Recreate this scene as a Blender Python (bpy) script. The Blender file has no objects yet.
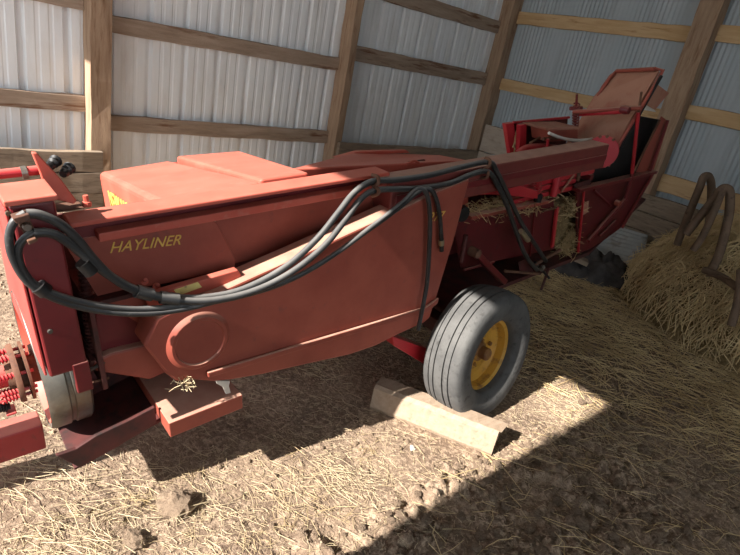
import bpy, bmesh, math, random
from mathutils import Vector, Matrix, noise
random.seed(7)
SC = bpy.context.scene
COL = SC.collection
PI = math.pi

# ------------------------------------------------------------------ materials
def new_mat(name):
    m = bpy.data.materials.new(name); m.use_nodes = True
    nt = m.node_tree
    return m, nt, nt.nodes['Principled BSDF']

def mat_mix(name, c1, c2, scale=4.0, rough=0.6, detail=6.0, lo=0.35, hi=0.65, bump=0.0, bscale=40.0,
            metal=0.0, c3=None, s3=25.0, lo3=0.55, hi3=0.7, stretch=(1, 1, 1), dust_lit=None, dust_lit_amt=0.0, spec=0.4, sheen=None):
    m, nt, bs = new_mat(name)
    N, K = nt.nodes, nt.links
    tc = N.new('ShaderNodeTexCoord'); mp = N.new('ShaderNodeMapping')
    mp.inputs['Scale'].default_value = stretch
    K.new(tc.outputs['Object'], mp.inputs['Vector'])
    def nz(sc, det=6.0):
        n = N.new('ShaderNodeTexNoise'); n.inputs['Scale'].default_value = sc; n.inputs['Detail'].default_value = det
        n.inputs['Roughness'].default_value = 0.62
        K.new(mp.outputs['Vector'], n.inputs['Vector']); return n
    def ramp(src, a, b):
        r = N.new('ShaderNodeMapRange'); r.inputs['From Min'].default_value = a; r.inputs['From Max'].default_value = b
        K.new(src, r.inputs['Value']); return r.outputs['Result']
    def mix(f, a, b):
        x = N.new('ShaderNodeMix'); x.data_type = 'RGBA'
        if f is not None: K.new(f, x.inputs['Factor'])
        for i, v in ((6, a), (7, b)):
            if isinstance(v, tuple): x.inputs[i].default_value = (*v, 1)
            else: K.new(v, x.inputs[i])
        return x
    out = mix(ramp(nz(scale, detail).outputs['Fac'], lo, hi), c1, c2).outputs[2]
    if c3 is not None:
        out = mix(ramp(nz(s3, 8).outputs['Fac'], lo3, hi3), out, c3).outputs[2]
    if dust_lit is not None:  # paler up-facing faces: settled dust plus a painted sunlit tone
        g = N.new('ShaderNodeNewGeometry'); sx = N.new('ShaderNodeSeparateXYZ'); K.new(g.outputs['Normal'], sx.inputs[0])
        r = ramp(sx.outputs['Z'], 0.35, 0.95)
        mu = N.new('ShaderNodeMath'); mu.operation = 'MULTIPLY'; K.new(r, mu.inputs[0])
        r2 = N.new('ShaderNodeMapRange'); r2.inputs['From Min'].default_value = 0.2; r2.inputs['From Max'].default_value = 0.8
        r2.inputs['To Min'].default_value = dust_lit_amt * 0.5; r2.inputs['To Max'].default_value = dust_lit_amt * 1.3
        K.new(nz(9).outputs['Fac'], r2.inputs['Value']); K.new(r2.outputs['Result'], mu.inputs[1])
        out = mix(mu.outputs[0], out, dust_lit).outputs[2]
    K.new(out, bs.inputs['Base Color'])
    bs.inputs['Roughness'].default_value = rough; bs.inputs['Metallic'].default_value = metal
    bs.inputs['Specular IOR Level'].default_value = spec
    if bump > 0:
        bp = N.new('ShaderNodeBump'); bp.inputs['Strength'].default_value = bump; bp.inputs['Distance'].default_value = 0.01
        K.new(nz(bscale, 8).outputs['Fac'], bp.inputs['Height']); K.new(bp.outputs['Normal'], bs.inputs['Normal'])
    return m

DUST_LIT = (0.56, 0.34, 0.25)  # dust colour, paled so top ledges also carry sunlit brightness
M = {}
M['paint'] = mat_mix('baler_red_paint', (0.27, 0.035, 0.028), (0.34, 0.055, 0.042), 3, 0.5, c3=(0.12, 0.03, 0.025), s3=30, lo3=0.62, hi3=0.78, dust_lit=DUST_LIT, dust_lit_amt=0.55)
M['faded'] = mat_mix('baler_faded_paint', (0.235, 0.046, 0.029), (0.30, 0.069, 0.043), 5, 0.55, c3=(0.17, 0.05, 0.04), s3=22, lo3=0.6, hi3=0.8, dust_lit=DUST_LIT, dust_lit_amt=0.85)
M['hood'] = mat_mix('hood_faded_paint', (0.45, 0.074, 0.047), (0.50, 0.108, 0.072), 4, 0.5, c3=(0.45, 0.17, 0.13), s3=18, lo3=0.6, hi3=0.85, dust_lit=DUST_LIT, dust_lit_amt=0.2)
M['bright'] = mat_mix('bright_red_paint', (0.40, 0.014, 0.024), (0.46, 0.03, 0.036), 6, 0.42, c3=(0.2, 0.03, 0.03), s3=30, lo3=0.62, hi3=0.8, dust_lit=DUST_LIT, dust_lit_amt=0.35)
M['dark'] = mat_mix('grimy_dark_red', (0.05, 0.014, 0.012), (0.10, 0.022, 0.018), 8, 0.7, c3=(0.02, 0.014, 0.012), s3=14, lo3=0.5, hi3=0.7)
M['maroon'] = mat_mix('maroon_paint', (0.11, 0.010, 0.012), (0.155, 0.016, 0.017), 5, 0.42, c3=(0.09, 0.014, 0.014), s3=28, lo3=0.6, hi3=0.75, dust_lit=DUST_LIT, dust_lit_amt=0.45)
M['ramp'] = mat_mix('dusty_brown_sheet', (0.33, 0.155, 0.10), (0.40, 0.20, 0.13), 3, 0.8, c3=(0.30, 0.10, 0.065), s3=7, lo3=0.5, hi3=0.7)
M['drawbar'] = mat_mix('drawbar_red_paint', (0.24, 0.018, 0.022), (0.30, 0.035, 0.036), 5, 0.45, c3=(0.13, 0.03, 0.025), s3=26, lo3=0.58, hi3=0.75, dust_lit=DUST_LIT, dust_lit_amt=0.4)
M['beam'] = mat_mix('beam_dark_red', (0.13, 0.024, 0.020), (0.18, 0.036, 0.028), 5, 0.5, c3=(0.09, 0.025, 0.02), s3=24, lo3=0.58, hi3=0.75, dust_lit=DUST_LIT, dust_lit_amt=0.75)
M['shade_red'] = mat_mix('chamber_shade_red', (0.085, 0.008, 0.010), (0.12, 0.012, 0.014), 5, 0.45, c3=(0.05, 0.012, 0.012), s3=20, lo3=0.55, hi3=0.75)  # chamber red darkened to carry the shade it lies in
M['front'] = mat_mix('front_sheet_lit_red', (0.36, 0.042, 0.036), (0.42, 0.06, 0.05), 5, 0.45, c3=(0.3, 0.09, 0.07), s3=20, lo3=0.62, hi3=0.8)  # guard red brightened to hold the sun on its front face
M['rust'] = mat_mix('rusty_iron', (0.10, 0.045, 0.028), (0.17, 0.08, 0.045), 12, 0.85, c3=(0.05, 0.03, 0.025), s3=30, bump=0.3)
M['feeder'] = mat_mix('rust_brown_tube', (0.13, 0.085, 0.055), (0.20, 0.13, 0.085), 10, 0.75, c3=(0.08, 0.05, 0.035), s3=25, bump=0.2)
M['black'] = mat_mix('grease_shade_black', (0.006, 0.006, 0.006), (0.016, 0.014, 0.013), 20, 0.5)  # black of greasy parts, deepened to serve as chute shade too
M['hose'] = mat_mix('rubber_hose', (0.018, 0.018, 0.019), (0.035, 0.034, 0.033), 14, 0.45, c3=(0.09, 0.088, 0.085), s3=40, lo3=0.6, hi3=0.75, dust_lit=(0.26, 0.25, 0.235), dust_lit_amt=0.75)
M['steel'] = mat_mix('worn_steel', (0.10, 0.095, 0.085), (0.28, 0.26, 0.22), 6, 0.42, metal=0.6, c3=(0.17, 0.085, 0.045), s3=9, lo3=0.48, hi3=0.75)
M['brass'] = mat_mix('brass_fitting', (0.42, 0.33, 0.17), (0.3, 0.25, 0.18), 20, 0.4, metal=0.6)
M['tyre'] = mat_mix('dusty_tyre_rubber', (0.065, 0.064, 0.062), (0.115, 0.112, 0.106), 7, 0.85, c3=(0.045, 0.043, 0.04), s3=25, bump=0.2, bscale=60)
M['rim'] = mat_mix('yellow_rim_paint', (0.55, 0.27, 0.03), (0.60, 0.33, 0.05), 8, 0.5, c3=(0.22, 0.10, 0.035), s3=18, lo3=0.52, hi3=0.68)
M['rimrust'] = mat_mix('rusty_yellow_hub', (0.25, 0.12, 0.035), (0.16, 0.07, 0.03), 20, 0.7, c3=(0.42, 0.2, 0.03), s3=26, lo3=0.55, hi3=0.7)
M['yellow'] = mat_mix('yellow_lettering', (0.72, 0.46, 0.10), (0.62, 0.38, 0.08), 30, 0.6)
M['decal'] = mat_mix('yellow_decal', (0.75, 0.62, 0.22), (0.68, 0.52, 0.2), 30, 0.6, c3=(0.3, 0.22, 0.1), s3=60, lo3=0.6, hi3=0.7)
M['white'] = mat_mix('pale_lever_paint', (0.62, 0.58, 0.50), (0.52, 0.48, 0.42), 12, 0.6)
M['wood_old'] = mat_mix('weathered_wood', (0.25, 0.155, 0.095), (0.36, 0.24, 0.155), 4, 0.9, stretch=(1, 1, 6), c3=(0.15, 0.085, 0.05), s3=5, lo3=0.55, hi3=0.72, bump=0.4)
M['girt_old'] = mat_mix('weathered_girt_wood', (0.27, 0.195, 0.14), (0.41, 0.31, 0.235), 4, 0.9, stretch=(0.7, 3, 6), c3=(0.16, 0.075, 0.038), s3=2.4, lo3=0.56, hi3=0.66, bump=0.4)
M['girt_new'] = mat_mix('yellow_pine_wood', (0.47, 0.30, 0.14), (0.58, 0.40, 0.22), 3, 0.85, stretch=(3, 0.7, 6), c3=(0.33, 0.18, 0.07), s3=4, lo3=0.58, hi3=0.7, bump=0.3)
M['post'] = mat_mix('post_wood', (0.28, 0.18, 0.115), (0.40, 0.275, 0.18), 6, 0.9, stretch=(5, 5, 0.6), c3=(0.20, 0.11, 0.06), s3=5, lo3=0.56, hi3=0.7, bump=0.4)
M['plank'] = mat_mix('grey_brown_plank', (0.20, 0.15, 0.105), (0.30, 0.23, 0.165), 4, 0.9, stretch=(1, 1, 7), c3=(0.12, 0.085, 0.06), s3=6, lo3=0.55, hi3=0.7, bump=0.5)
M['ply'] = mat_mix('pale_plywood', (0.40, 0.32, 0.25), (0.48, 0.39, 0.31), 5, 0.9, stretch=(1, 1, 4), c3=(0.3, 0.23, 0.17), s3=8)
M['block'] = mat_mix('chock_wood', (0.33, 0.24, 0.165), (0.40, 0.30, 0.215), 6, 0.85, stretch=(1, 7, 7), c3=(0.28, 0.19, 0.12), s3=7, lo3=0.55, hi3=0.72, bump=0.3)
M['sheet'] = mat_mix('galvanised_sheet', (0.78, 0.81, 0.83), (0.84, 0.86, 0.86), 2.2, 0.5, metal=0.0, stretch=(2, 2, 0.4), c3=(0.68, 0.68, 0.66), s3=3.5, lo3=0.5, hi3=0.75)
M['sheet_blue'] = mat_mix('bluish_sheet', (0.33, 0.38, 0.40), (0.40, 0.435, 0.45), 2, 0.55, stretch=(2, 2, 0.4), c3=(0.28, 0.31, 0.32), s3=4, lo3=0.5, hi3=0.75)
M['corrugated'] = mat_mix('old_corrugated', (0.27, 0.28, 0.27), (0.36, 0.36, 0.34), 3, 0.6, c3=(0.2, 0.17, 0.14), s3=6)
M['heaphay'] = mat_mix('heap_hay', (0.56, 0.41, 0.20), (0.76, 0.59, 0.33), 3.5, 0.8, c3=(0.36, 0.24, 0.11), s3=1.5, lo3=0.45, hi3=0.7)
M['tarp'] = mat_mix('dark_cloth', (0.035, 0.03, 0.028), (0.075, 0.065, 0.06), 9, 0.9, bump=0.6, bscale=25)
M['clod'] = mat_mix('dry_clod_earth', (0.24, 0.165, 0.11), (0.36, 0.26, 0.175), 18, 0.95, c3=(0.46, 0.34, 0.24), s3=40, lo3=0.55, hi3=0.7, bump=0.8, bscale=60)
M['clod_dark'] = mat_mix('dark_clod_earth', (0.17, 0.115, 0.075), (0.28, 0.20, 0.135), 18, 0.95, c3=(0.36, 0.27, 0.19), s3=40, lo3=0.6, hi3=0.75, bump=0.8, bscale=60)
M['stone'] = mat_mix('pale_stone', (0.5, 0.45, 0.39), (0.62, 0.58, 0.52), 15, 0.85, bump=0.4)
M['hay'] = mat_mix('hay_straw', (0.44, 0.31, 0.145), (0.62, 0.47, 0.25), 3.5, 0.8, c3=(0.30, 0.20, 0.09), s3=1.2, lo3=0.45, hi3=0.7)
M['straw'] = mat_mix('loose_straw', (0.42, 0.325, 0.19), (0.58, 0.47, 0.30), 2.5, 0.75, c3=(0.36, 0.26, 0.13), s3=5, lo3=0.5, hi3=0.65)
M['haybase'] = mat_mix('packed_hay', (0.13, 0.085, 0.035), (0.24, 0.165, 0.075), 18, 0.95, c3=(0.33, 0.24, 0.11), s3=70, lo3=0.5, hi3=0.7, bump=1.0, bscale=45)
M['ground'] = mat_mix('barn_floor_earth', (0.15, 0.10, 0.067), (0.27, 0.19, 0.128), 3.2, 0.95, c3=(0.42, 0.31, 0.215), s3=42, lo3=0.46, hi3=0.64, bump=1.0, bscale=70)
M['roof'] = mat_mix('roof_sheet', (0.35, 0.35, 0.34), (0.42, 0.42, 0.40), 2, 0.6)
M['outside'] = mat_mix('farmyard_gravel', (0.42, 0.41, 0.40), (0.52, 0.51, 0.49), 4, 0.95)

# ------------------------------------------------------------------ mesh helpers
def finish(name, bm, mat, parent=None, bevel=0.0, smooth=None, seg=2, props=None):
    bmesh.ops.remove_doubles(bm, verts=bm.verts, dist=1e-6)
    bmesh.ops.recalc_face_normals(bm, faces=bm.faces)
    me = bpy.data.meshes.new(name); bm.to_mesh(me); bm.free()
    me.materials.append(mat)
    o = bpy.data.objects.new(name, me); COL.objects.link(o)
    if parent is not None: o.parent = parent
    if smooth is not None:
        for p in me.polygons: p.use_smooth = True
        if smooth > 0:
            me.set_sharp_from_angle(angle=math.radians(smooth))
    if bevel > 0:
        b = o.modifiers.new('edge', 'BEVEL'); b.width = bevel; b.segments = seg; b.limit_method = 'ANGLE'
        b.angle_limit = math.radians(35)
    if props:
        for k, v in props.items(): o[k] = v
    return o

def add_prism(bm, pts, ext):
    """closed polygon of 3D points pushed along ext"""
    e = Vector(ext)
    a = [bm.verts.new(Vector(p)) for p in pts]; b = [bm.verts.new(Vector(p) + e) for p in pts]
    bm.faces.new(a); bm.faces.new(b[::-1])
    n = len(a)
    for i in range(n): bm.faces.new((a[i], b[i], b[(i + 1) % n], a[(i + 1) % n]))

def add_box(bm, lo, hi):
    x0, y0, z0 = lo; x1, y1, z1 = hi
    add_prism(bm, [(x0, y0, z0), (x1, y0, z0), (x1, y0, z1), (x0, y0, z1)], (0, y1 - y0, 0))

def smooth_path(pts, n=6, closed=False):
    P = [Vector(p) for p in pts]; out = []
    m = len(P)
    for i in range(m if closed else m - 1):
        if closed: p0, p1, p2, p3 = P[(i - 1) % m], P[i], P[(i + 1) % m], P[(i + 2) % m]
        else: p0, p1, p2, p3 = P[max(i - 1, 0)], P[i], P[i + 1], P[min(i + 2, m - 1)]
        for k in range(n):
            t = k / n
            out.append(0.5 * ((2 * p1) + (p2 - p0) * t + (2 * p0 - 5 * p1 + 4 * p2 - p3) * t * t + (3 * p1 - p0 - 3 * p2 + p3) * t ** 3))
    if not closed: out.append(P[-1])
    return out

def add_tube(bm, pts, r, n=10, smooth=0, closed=False, cap=True):
    P = smooth_path(pts, smooth, closed) if smooth else [Vector(p) for p in pts]
    m = len(P); rings = []
    up = None
    for i in range(m):
        if closed: d = P[(i + 1) % m] - P[(i - 1) % m]
        else: d = P[min(i + 1, m - 1)] - P[max(i - 1, 0)]
        d.normalize()
        if up is None:
            up = Vector((0, 0, 1)) if abs(d.z) < 0.9 else Vector((1, 0, 0))
        a = d.cross(up); a.normalize(); b = a.cross(d); up = b
        rr = r[i] if isinstance(r, (list, tuple)) else r
        rings.append([bm.verts.new(P[i] + rr * (math.cos(2 * PI * k / n) * a + math.sin(2 * PI * k / n) * b)) for k in range(n)])
    for i in range(m if closed else m - 1):
        A, B = rings[i], rings[(i + 1) % m]
        for k in range(n): bm.faces.new((A[k], A[(k + 1) % n], B[(k + 1) % n], B[k]))
    if cap and not closed:
        bm.faces.new(rings[0][::-1]); bm.faces.new(rings[-1])

def add_bar(bm, p0, p1, w, h, up=(0, 0, 1)):
    p0, p1 = Vector(p0), Vector(p1); d = (p1 - p0).normalized()
    a = d.cross(Vector(up)).normalized(); b = a.cross(d)
    q = [p0 + a * sx * w / 2 + b * sy * h / 2 for sx, sy in ((-1, -1), (1, -1), (1, 1), (-1, 1))]
    add_prism(bm, q, p1 - p0)

def add_lathe(bm, prof, c, axis, n=48):
    """prof: (radius, along-axis) pairs; closed at radius 0 ends"""
    ax = Vector(axis).normalized()
    t = Vector((0, 0, 1)) if abs(ax.z) < 0.9 else Vector((1, 0, 0))
    a = ax.cross(t).normalized(); b = ax.cross(a)
    c = Vector(c); rings = []
    for r, h in prof:
        if r < 1e-6: rings.append([bm.verts.new(c + ax * h)])
        else: rings.append([bm.verts.new(c + ax * h + r * (math.cos(2 * PI * k / n) * a + math.sin(2 * PI * k / n) * b)) for k in range(n)])
    for A, B in zip(rings, rings[1:]):
        for k in range(n):
            k2 = (k + 1) % n
            if len(A) == 1 and len(B) == 1: continue
            if len(A) == 1: bm.faces.new((A[0], B[k2], B[k]))
            elif len(B) == 1: bm.faces.new((A[k], A[k2], B[0]))
            else: bm.faces.new((A[k], A[k2], B[k2], B[k]))

def coil_pts(p0, p1, R, turns, n=10):
    p0, p1 = Vector(p0), Vector(p1); d = (p1 - p0); L = d.length; d.normalize()
    t = Vector((0, 0, 1)) if abs(d.z) < 0.9 else Vector((1, 0, 0))
    a = d.cross(t).normalized(); b = d.cross(a); N = int(turns * n)
    return [p0 + d * L * i / N + R * (math.cos(2 * PI * i / n) * a + math.sin(2 * PI * i / n) * b) for i in range(N + 1)]

def BM(): return bmesh.new()

def thing(name, label, cat, loc=(0, 0, 0), group=None):
    o = bpy.data.objects.new(name, None); COL.objects.link(o); o.empty_display_size = 0.1
    o.location = loc; o['label'] = label; o['category'] = cat
    if group: o['group'] = group
    return o
def tag(o, label, cat, group=None, kind=None):
    o['label'] = label; o['category'] = cat
    if group: o['group'] = group
    if kind: o['kind'] = kind
    return o
def struct(o):
    o['kind'] = 'structure'; return o

# ------------------------------------------------------------------ terrain height
def smooth(a, b, x):
    t = min(1, max(0, (x - a) / (b - a))); return t * t * (3 - 2 * t)
def gz(x, y):
    h = 0.018 * noise.noise(Vector((x * 1.1, y * 1.1, 3.0))) + 0.008 * noise.noise(Vector((x * 4, y * 4, 1.0)))
    h += 0.004 * noise.noise(Vector((x * 13, y * 13, 5.0)))
    k = smooth(0.5, 0.9, x) * (1 - smooth(2.3, 3.1, x)) * (1 - smooth(0.93, 1.12, y)) * smooth(-0.3, 0.0, y)
    if k > 0.01:
        k *= 0.45 + 0.55 * smooth(-.25, .25, noise.noise(Vector((x * 2.6, y * 2.6, 4))))
        for sc, am in ((21, 0.055), (42, 0.03)):
            d = noise.voronoi(Vector((x * sc, y * sc, 0.3)))[0]
            h += k * am * max(0, 1 - d[0] * d[0] * 1.7) * (0.4 + 0.6 * noise.cell(Vector((x * 9, y * 9, sc))))
    return h - 0.004

# ------------------------------------------------------------------ the shed
YW, XE = 4.84, 6.25
def ribbed(along0, along1, step_fn):
    """profile (along, depth) list"""
    return step_fn(along0, along1)
def left_profile(a0, a1):
    pts = []; p = 0.30; x = a0 - (a0 - 0.85) % p - p
    while x < a1 + p:
        pts += [(x - 0.030, 0), (x - 0.020, 0.036), (x + 0.014, 0.036), (x + 0.030, 0),
                (x + 0.085, 0), (x + 0.095, 0.0035), (x + 0.115, 0.0035), (x + 0.125, 0),
                (x + 0.175, 0), (x + 0.185, 0.0035), (x + 0.205, 0.0035), (x + 0.215, 0)]
        x += p
    return [q for q in pts if a0 <= q[0] <= a1]
def end_profile(a0, a1):
    pts = []; x = a0; p = 0.05; i = 0
    while x < a1:
        pts.append((x, 0.0035 * math.cos(2 * PI * i / 6) * (1 + 0.8 * math.sin(x * 9)))); x += p / 6; i += 1
    return pts
def sheet_wall(name, prof, axis, fixed, z0, z1, mat, sign):
    bm = BM(); lo = []; hi = []
    for a, d in prof:
        c = fixed + sign * d
        lo.append(bm.verts.new((a, c, z0) if axis == 'x' else (c, a, z0)))
        hi.append(bm.verts.new((a, c, z1) if axis == 'x' else (c, a, z1)))
    for i in range(len(lo) - 1): bm.faces.new((lo[i], lo[i + 1], hi[i + 1], hi[i]))
    return struct(finish(name, bm, mat))
ROOF = 3.7
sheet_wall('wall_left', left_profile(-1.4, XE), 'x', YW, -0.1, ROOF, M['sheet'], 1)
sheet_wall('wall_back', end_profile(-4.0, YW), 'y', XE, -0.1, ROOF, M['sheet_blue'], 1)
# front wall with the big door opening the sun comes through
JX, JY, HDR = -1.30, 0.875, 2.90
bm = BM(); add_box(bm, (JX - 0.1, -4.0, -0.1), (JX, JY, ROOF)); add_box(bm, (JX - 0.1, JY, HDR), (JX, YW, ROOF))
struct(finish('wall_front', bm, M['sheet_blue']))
bm = BM(); add_box(bm, (2.3, -4.1, -0.1), (XE + 0.1, -4.0, ROOF)); struct(finish('added_wall_right', bm, M['sheet_blue']))  # unseen wall, added to cut fill light from the camera side
bm = BM(); add_box(bm, (JX - 0.3, -4.0, ROOF), (XE + 0.1, YW + 0.1, ROOF + 0.05)); struct(finish('ceiling', bm, M['roof']))

def plank(name, lo, hi, mat, rough=0.006, axis=0, seed=0):
    """sawn timber with slightly wavy edges"""
    rnd = random.Random(seed); bm = BM()
    lo, hi = Vector(lo), Vector(hi); n = max(3, int((hi[axis] - lo[axis]) / 0.15))
    o1, o2 = [k for k in range(3) if k != axis]
    rings = []
    for i in range(n + 1):
        r = []
        for c1, c2 in ((lo[o1], lo[o2]), (hi[o1], lo[o2]), (hi[o1], hi[o2]), (lo[o1], hi[o2])):
            v = Vector((0, 0, 0)); v[axis] = lo[axis] + (hi[axis] - lo[axis]) * i / n
            v[o1] = c1 + rnd.uniform(-1, 1) * rough * 0.5; v[o2] = c2 + rnd.uniform(-1, 1) * rough
            r.append(bm.verts.new(v))
        rings.append(r)
    for A, B in zip(rings, rings[1:]):
        for k in range(4): bm.faces.new((A[k], A[(k + 1) % 4], B[(k + 1) % 4], B[k]))
    bm.faces.new(rings[0][::-1]); bm.faces.new(rings[-1])
    return struct(finish(name, bm, mat, bevel=0.004))
TN = [0]
def trim(lo, hi, mat, axis, rough=0.006):
    TN[0] += 1
    return plank('trim_%d' % TN[0], lo, hi, mat, rough, axis, TN[0])
# posts
trim((1.255, 4.645, -0.05), (1.405, 4.835, ROOF), M['post'], 2)
trim((3.655, 4.655, -0.05), (3.745, 4.835, ROOF), M['post'], 2)
trim((6.07, 4.655, -0.05), (6.245, 4.835, ROOF), M['post'], 2)
trim((6.07, 2.30, -0.05), (6.24, 2.51, ROOF), M['post'], 2)
trim((6.07, -0.15, -0.05), (6.24, 0.05, ROOF), M['post'], 2)
# girts of the left wall: (x0,x1,z0,z1)
for x0, x1, z0, z1 in [(-1.3, 1.254, 0.735, 0.86), (-1.3, 1.254, 1.475, 1.60), (1.406, 3.654, 1.35, 1.475), (1.406, 3.654, 0.605, 0.73),
                       (3.746, 6.069, 1.475, 1.625), (3.746, 6.069, 2.10, 2.25), (1.406, 3.654, 2.1, 2.24), (-1.3, 1.254, 2.4, 2.53)]:
    trim((x0, 4.79, z0), (x1, 4.835, z1), M['girt_old'], 0)
# girts of the back wall
for y0, y1, z0, z1 in [(2.511, 4.654, 1.46, 1.60), (0.051, 2.299, 1.55, 1.69), (2.511, 4.654, 2.255, 2.40), (0.051, 2.299, 2.29, 2.44),
                       (0.051, 2.299, 0.80, 0.98), (-3.9, -0.151, 1.5, 1.64), (-3.9, -0.151, 2.25, 2.4)]:
    trim((6.20, y0, z0), (6.242, y1, z1), M['girt_new'], 1)
# low boards
for k in range(3): trim((-1.25, 4.59, -0.02 + 0.165 * k), (1.33, 4.64, 0.142 + 0.165 * k), M['plank'], 0, 0.008)
for k in range(3): trim((3.68, 4.60, 0.03 + 0.21 * k), (6.06, 4.65, 0.235 + 0.21 * k), M['plank'], 0, 0.008)
for k in range(2): trim((6.03, 2.55, 0.32 + 0.35 * k), (6.065, 4.59, 0.66 + 0.35 * k), M['ply'], 1, 0.003)
for k in range(4): trim((6.02, 0.0, 0.0 + 0.19 * k), (6.065, 2.6, 0.185 + 0.19 * k), M['plank'], 1, 0.006)

# floor
def grid_floor():
    bm = BM(); xs = []; x = -2.2
    while x < 6.4: xs.append(x); x += 0.0125 if 0.1 < x < 3.0 else (0.03 if 0 <= x < 3.6 else 0.08)
    ys = []; y = -4.0
    while y < 5.0: ys.append(y); y += 0.0125 if -0.1 < y < 1.2 else (0.03 if 1 < y < 2.2 else 0.08)
    V = [[bm.verts.new((x, y, gz(x, y))) for y in ys] for x in xs]
    for i in range(len(xs) - 1):
        for j in range(len(ys) - 1): bm.faces.new((V[i][j], V[i + 1][j], V[i + 1][j + 1], V[i][j + 1]))
    return struct(finish('floor', bm, M['ground'], smooth=0))
grid_floor()
bm = BM(); add_box(bm, (-30, -30, -0.35), (30, 30, -0.13)); struct(finish('floor_yard', bm, M['outside']))

# ------------------------------------------------------------------ the baler
# its own frame: x runs from the drawbar end to the chute, y away from the viewer's side, z up
BO = Vector([2.0729, 1.4918, 0.36]); BR = Matrix([[0.990038, 0.015357, -0.139963], [-0.015205, 0.999882, 0.00215], [0.139979, -0.0, 0.990154]])
baler = thing('hay_baler', 'long faded red hay baler with black hoses along its side parked in the shed', 'hay baler', BO)
baler.rotation_euler = BR.to_euler()
B = baler
def part(name, mat, parent=None, bevel=0.003, smooth=None):
    bm = BM()
    return bm, lambda: finish(name, bm, M[mat], parent or B, bevel, smooth)
def prism_part(name, pts, depth, mat, bevel=0.003, parent=None):
    bm = BM(); add_prism(bm, pts, (0, depth, 0)); return finish(name, bm, M[mat], parent or B, bevel)
def box_part(name, lo, hi, mat, bevel=0.003, parent=None):
    bm = BM(); add_box(bm, lo, hi); return finish(name, bm, M[mat], parent or B, bevel)
def tube_part(name, pts, r, mat, n=10, smooth=0, parent=None):
    bm = BM(); add_tube(bm, pts, r, n, smooth); return finish(name, bm, M[mat], parent or B, 0, 40)
def lathe_part(name, prof, c, axis, mat, n=40, parent=None, sm=35):
    bm = BM(); add_lathe(bm, prof, c, axis, n); return finish(name, bm, M[mat], parent or B, 0, sm)

# nose: tall guard over the flywheel
gd = BM()
prof = [(-0.09, 0.48), (-0.09, 0.974), (0.04, 0.974), (0.30, 0.82), (0.50, 0.44)]
a = [gd.verts.new((-1.742, y, z)) for y, z in prof]; b = [gd.verts.new((-1.647, y, z)) for y, z in prof]
gd.faces.new(a); gd.faces.new(b[::-1])
for i in range(5): gd.faces.new((a[i], b[i], b[(i + 1) % 5], a[(i + 1) % 5]))
guard = finish('flywheel_guard', gd, M['maroon'], B, 0.006)
# guard lid, and a front sheet with sunlight painted into its red
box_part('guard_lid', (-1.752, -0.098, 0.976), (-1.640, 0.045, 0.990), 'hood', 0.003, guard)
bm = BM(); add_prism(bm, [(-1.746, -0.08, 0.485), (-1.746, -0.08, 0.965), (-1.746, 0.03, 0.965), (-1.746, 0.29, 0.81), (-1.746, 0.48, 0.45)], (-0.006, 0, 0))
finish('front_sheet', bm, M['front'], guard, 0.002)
box_part('guard_tab', (-1.685, -0.092, 0.40), (-1.643, -0.07, 0.50), 'maroon', 0.003, guard)
for p in [(-1.747,-0.09,0.959), (-1.718,-0.09,0.624)]:
    lathe_part('bolt', [(0, -0.006), (0.006, -0.006), (0.007, 0)], p, (0, 1, 0), 'steel', 8, guard)

# hose bracket on the guard
bm = BM(); add_prism(bm, [(-1.731,-0.102,0.958),(-1.712,-0.102,0.96),(-1.705,-0.102,0.923),(-1.69,-0.102,0.902),(-1.705,-0.102,0.887),(-1.723,-0.102,0.901),(-1.733,-0.102,0.929)], (0, -0.008, 0))
add_prism(bm, [(-1.745,-0.102,0.961),(-1.711,-0.102,0.967),(-1.71,-0.102,0.95),(-1.739,-0.102,0.947)], (0, -0.035, 0))
add_prism(bm, [(-1.727,-0.102,0.902),(-1.708,-0.102,0.906),(-1.705,-0.102,0.897),(-1.725,-0.102,0.891)], (0, -0.035, 0))
hb = finish('hose_bracket', bm, M['rust'], B, 0.002)
lathe_part('bolt', [(0, -0.014), (0.009, -0.014), (0.01, 0)], (-1.719,-0.11,0.929), (0, 1, 0), 'steel', 8, hb)

# triangular hitch plate with greasy pins
tp = prism_part('hitch_plate', [(-1.654,0.06,1.053),(-1.643,0.06,1.052),(-1.602,0.06,0.981),(-1.572,0.06,0.913),(-1.581,0.06,0.905),(-1.619,0.06,0.923),(-1.64,0.06,0.954),(-1.645,0.06,1)], 0.02, 'hood', 0.003)
for px in [(-1.608,0.1,1.009), (-1.578,0.1,0.986)]:
    p = Vector(px)
    lathe_part('greasy_pin', [(0, -0.02), (0.010, -0.02), (0.013, -0.008), (0.008, 0.0), (0.015, 0.006), (0.012, 0.016), (0.017, 0.022), (0, 0.028)], p, (0.6, 0.8, 0.15), 'black', 12, tp)
box_part('hitch_foot', (-1.626,0.05,0.896), (-1.558,0.12,0.891), 'rust', 0.004)
lathe_part('pivot_nut', [(0, 0), (0.012, 0), (0.012, 0.012), (0.007, 0.014), (0.007, 0.03), (0, 0.03)], (-1.557,0.02,0.909), (0, 0, 1), 'hood', 8)
tube_part('remote_rod', [(-1.918,0.12,0.991), (-1.722,0.12,0.991), (-1.634,0.12,0.991)], 0.013, 'bright', 12)
tube_part('rod_collar', [(-1.68,0.12,0.988), (-1.666,0.12,0.989)], 0.018, 'steel', 12)

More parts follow.
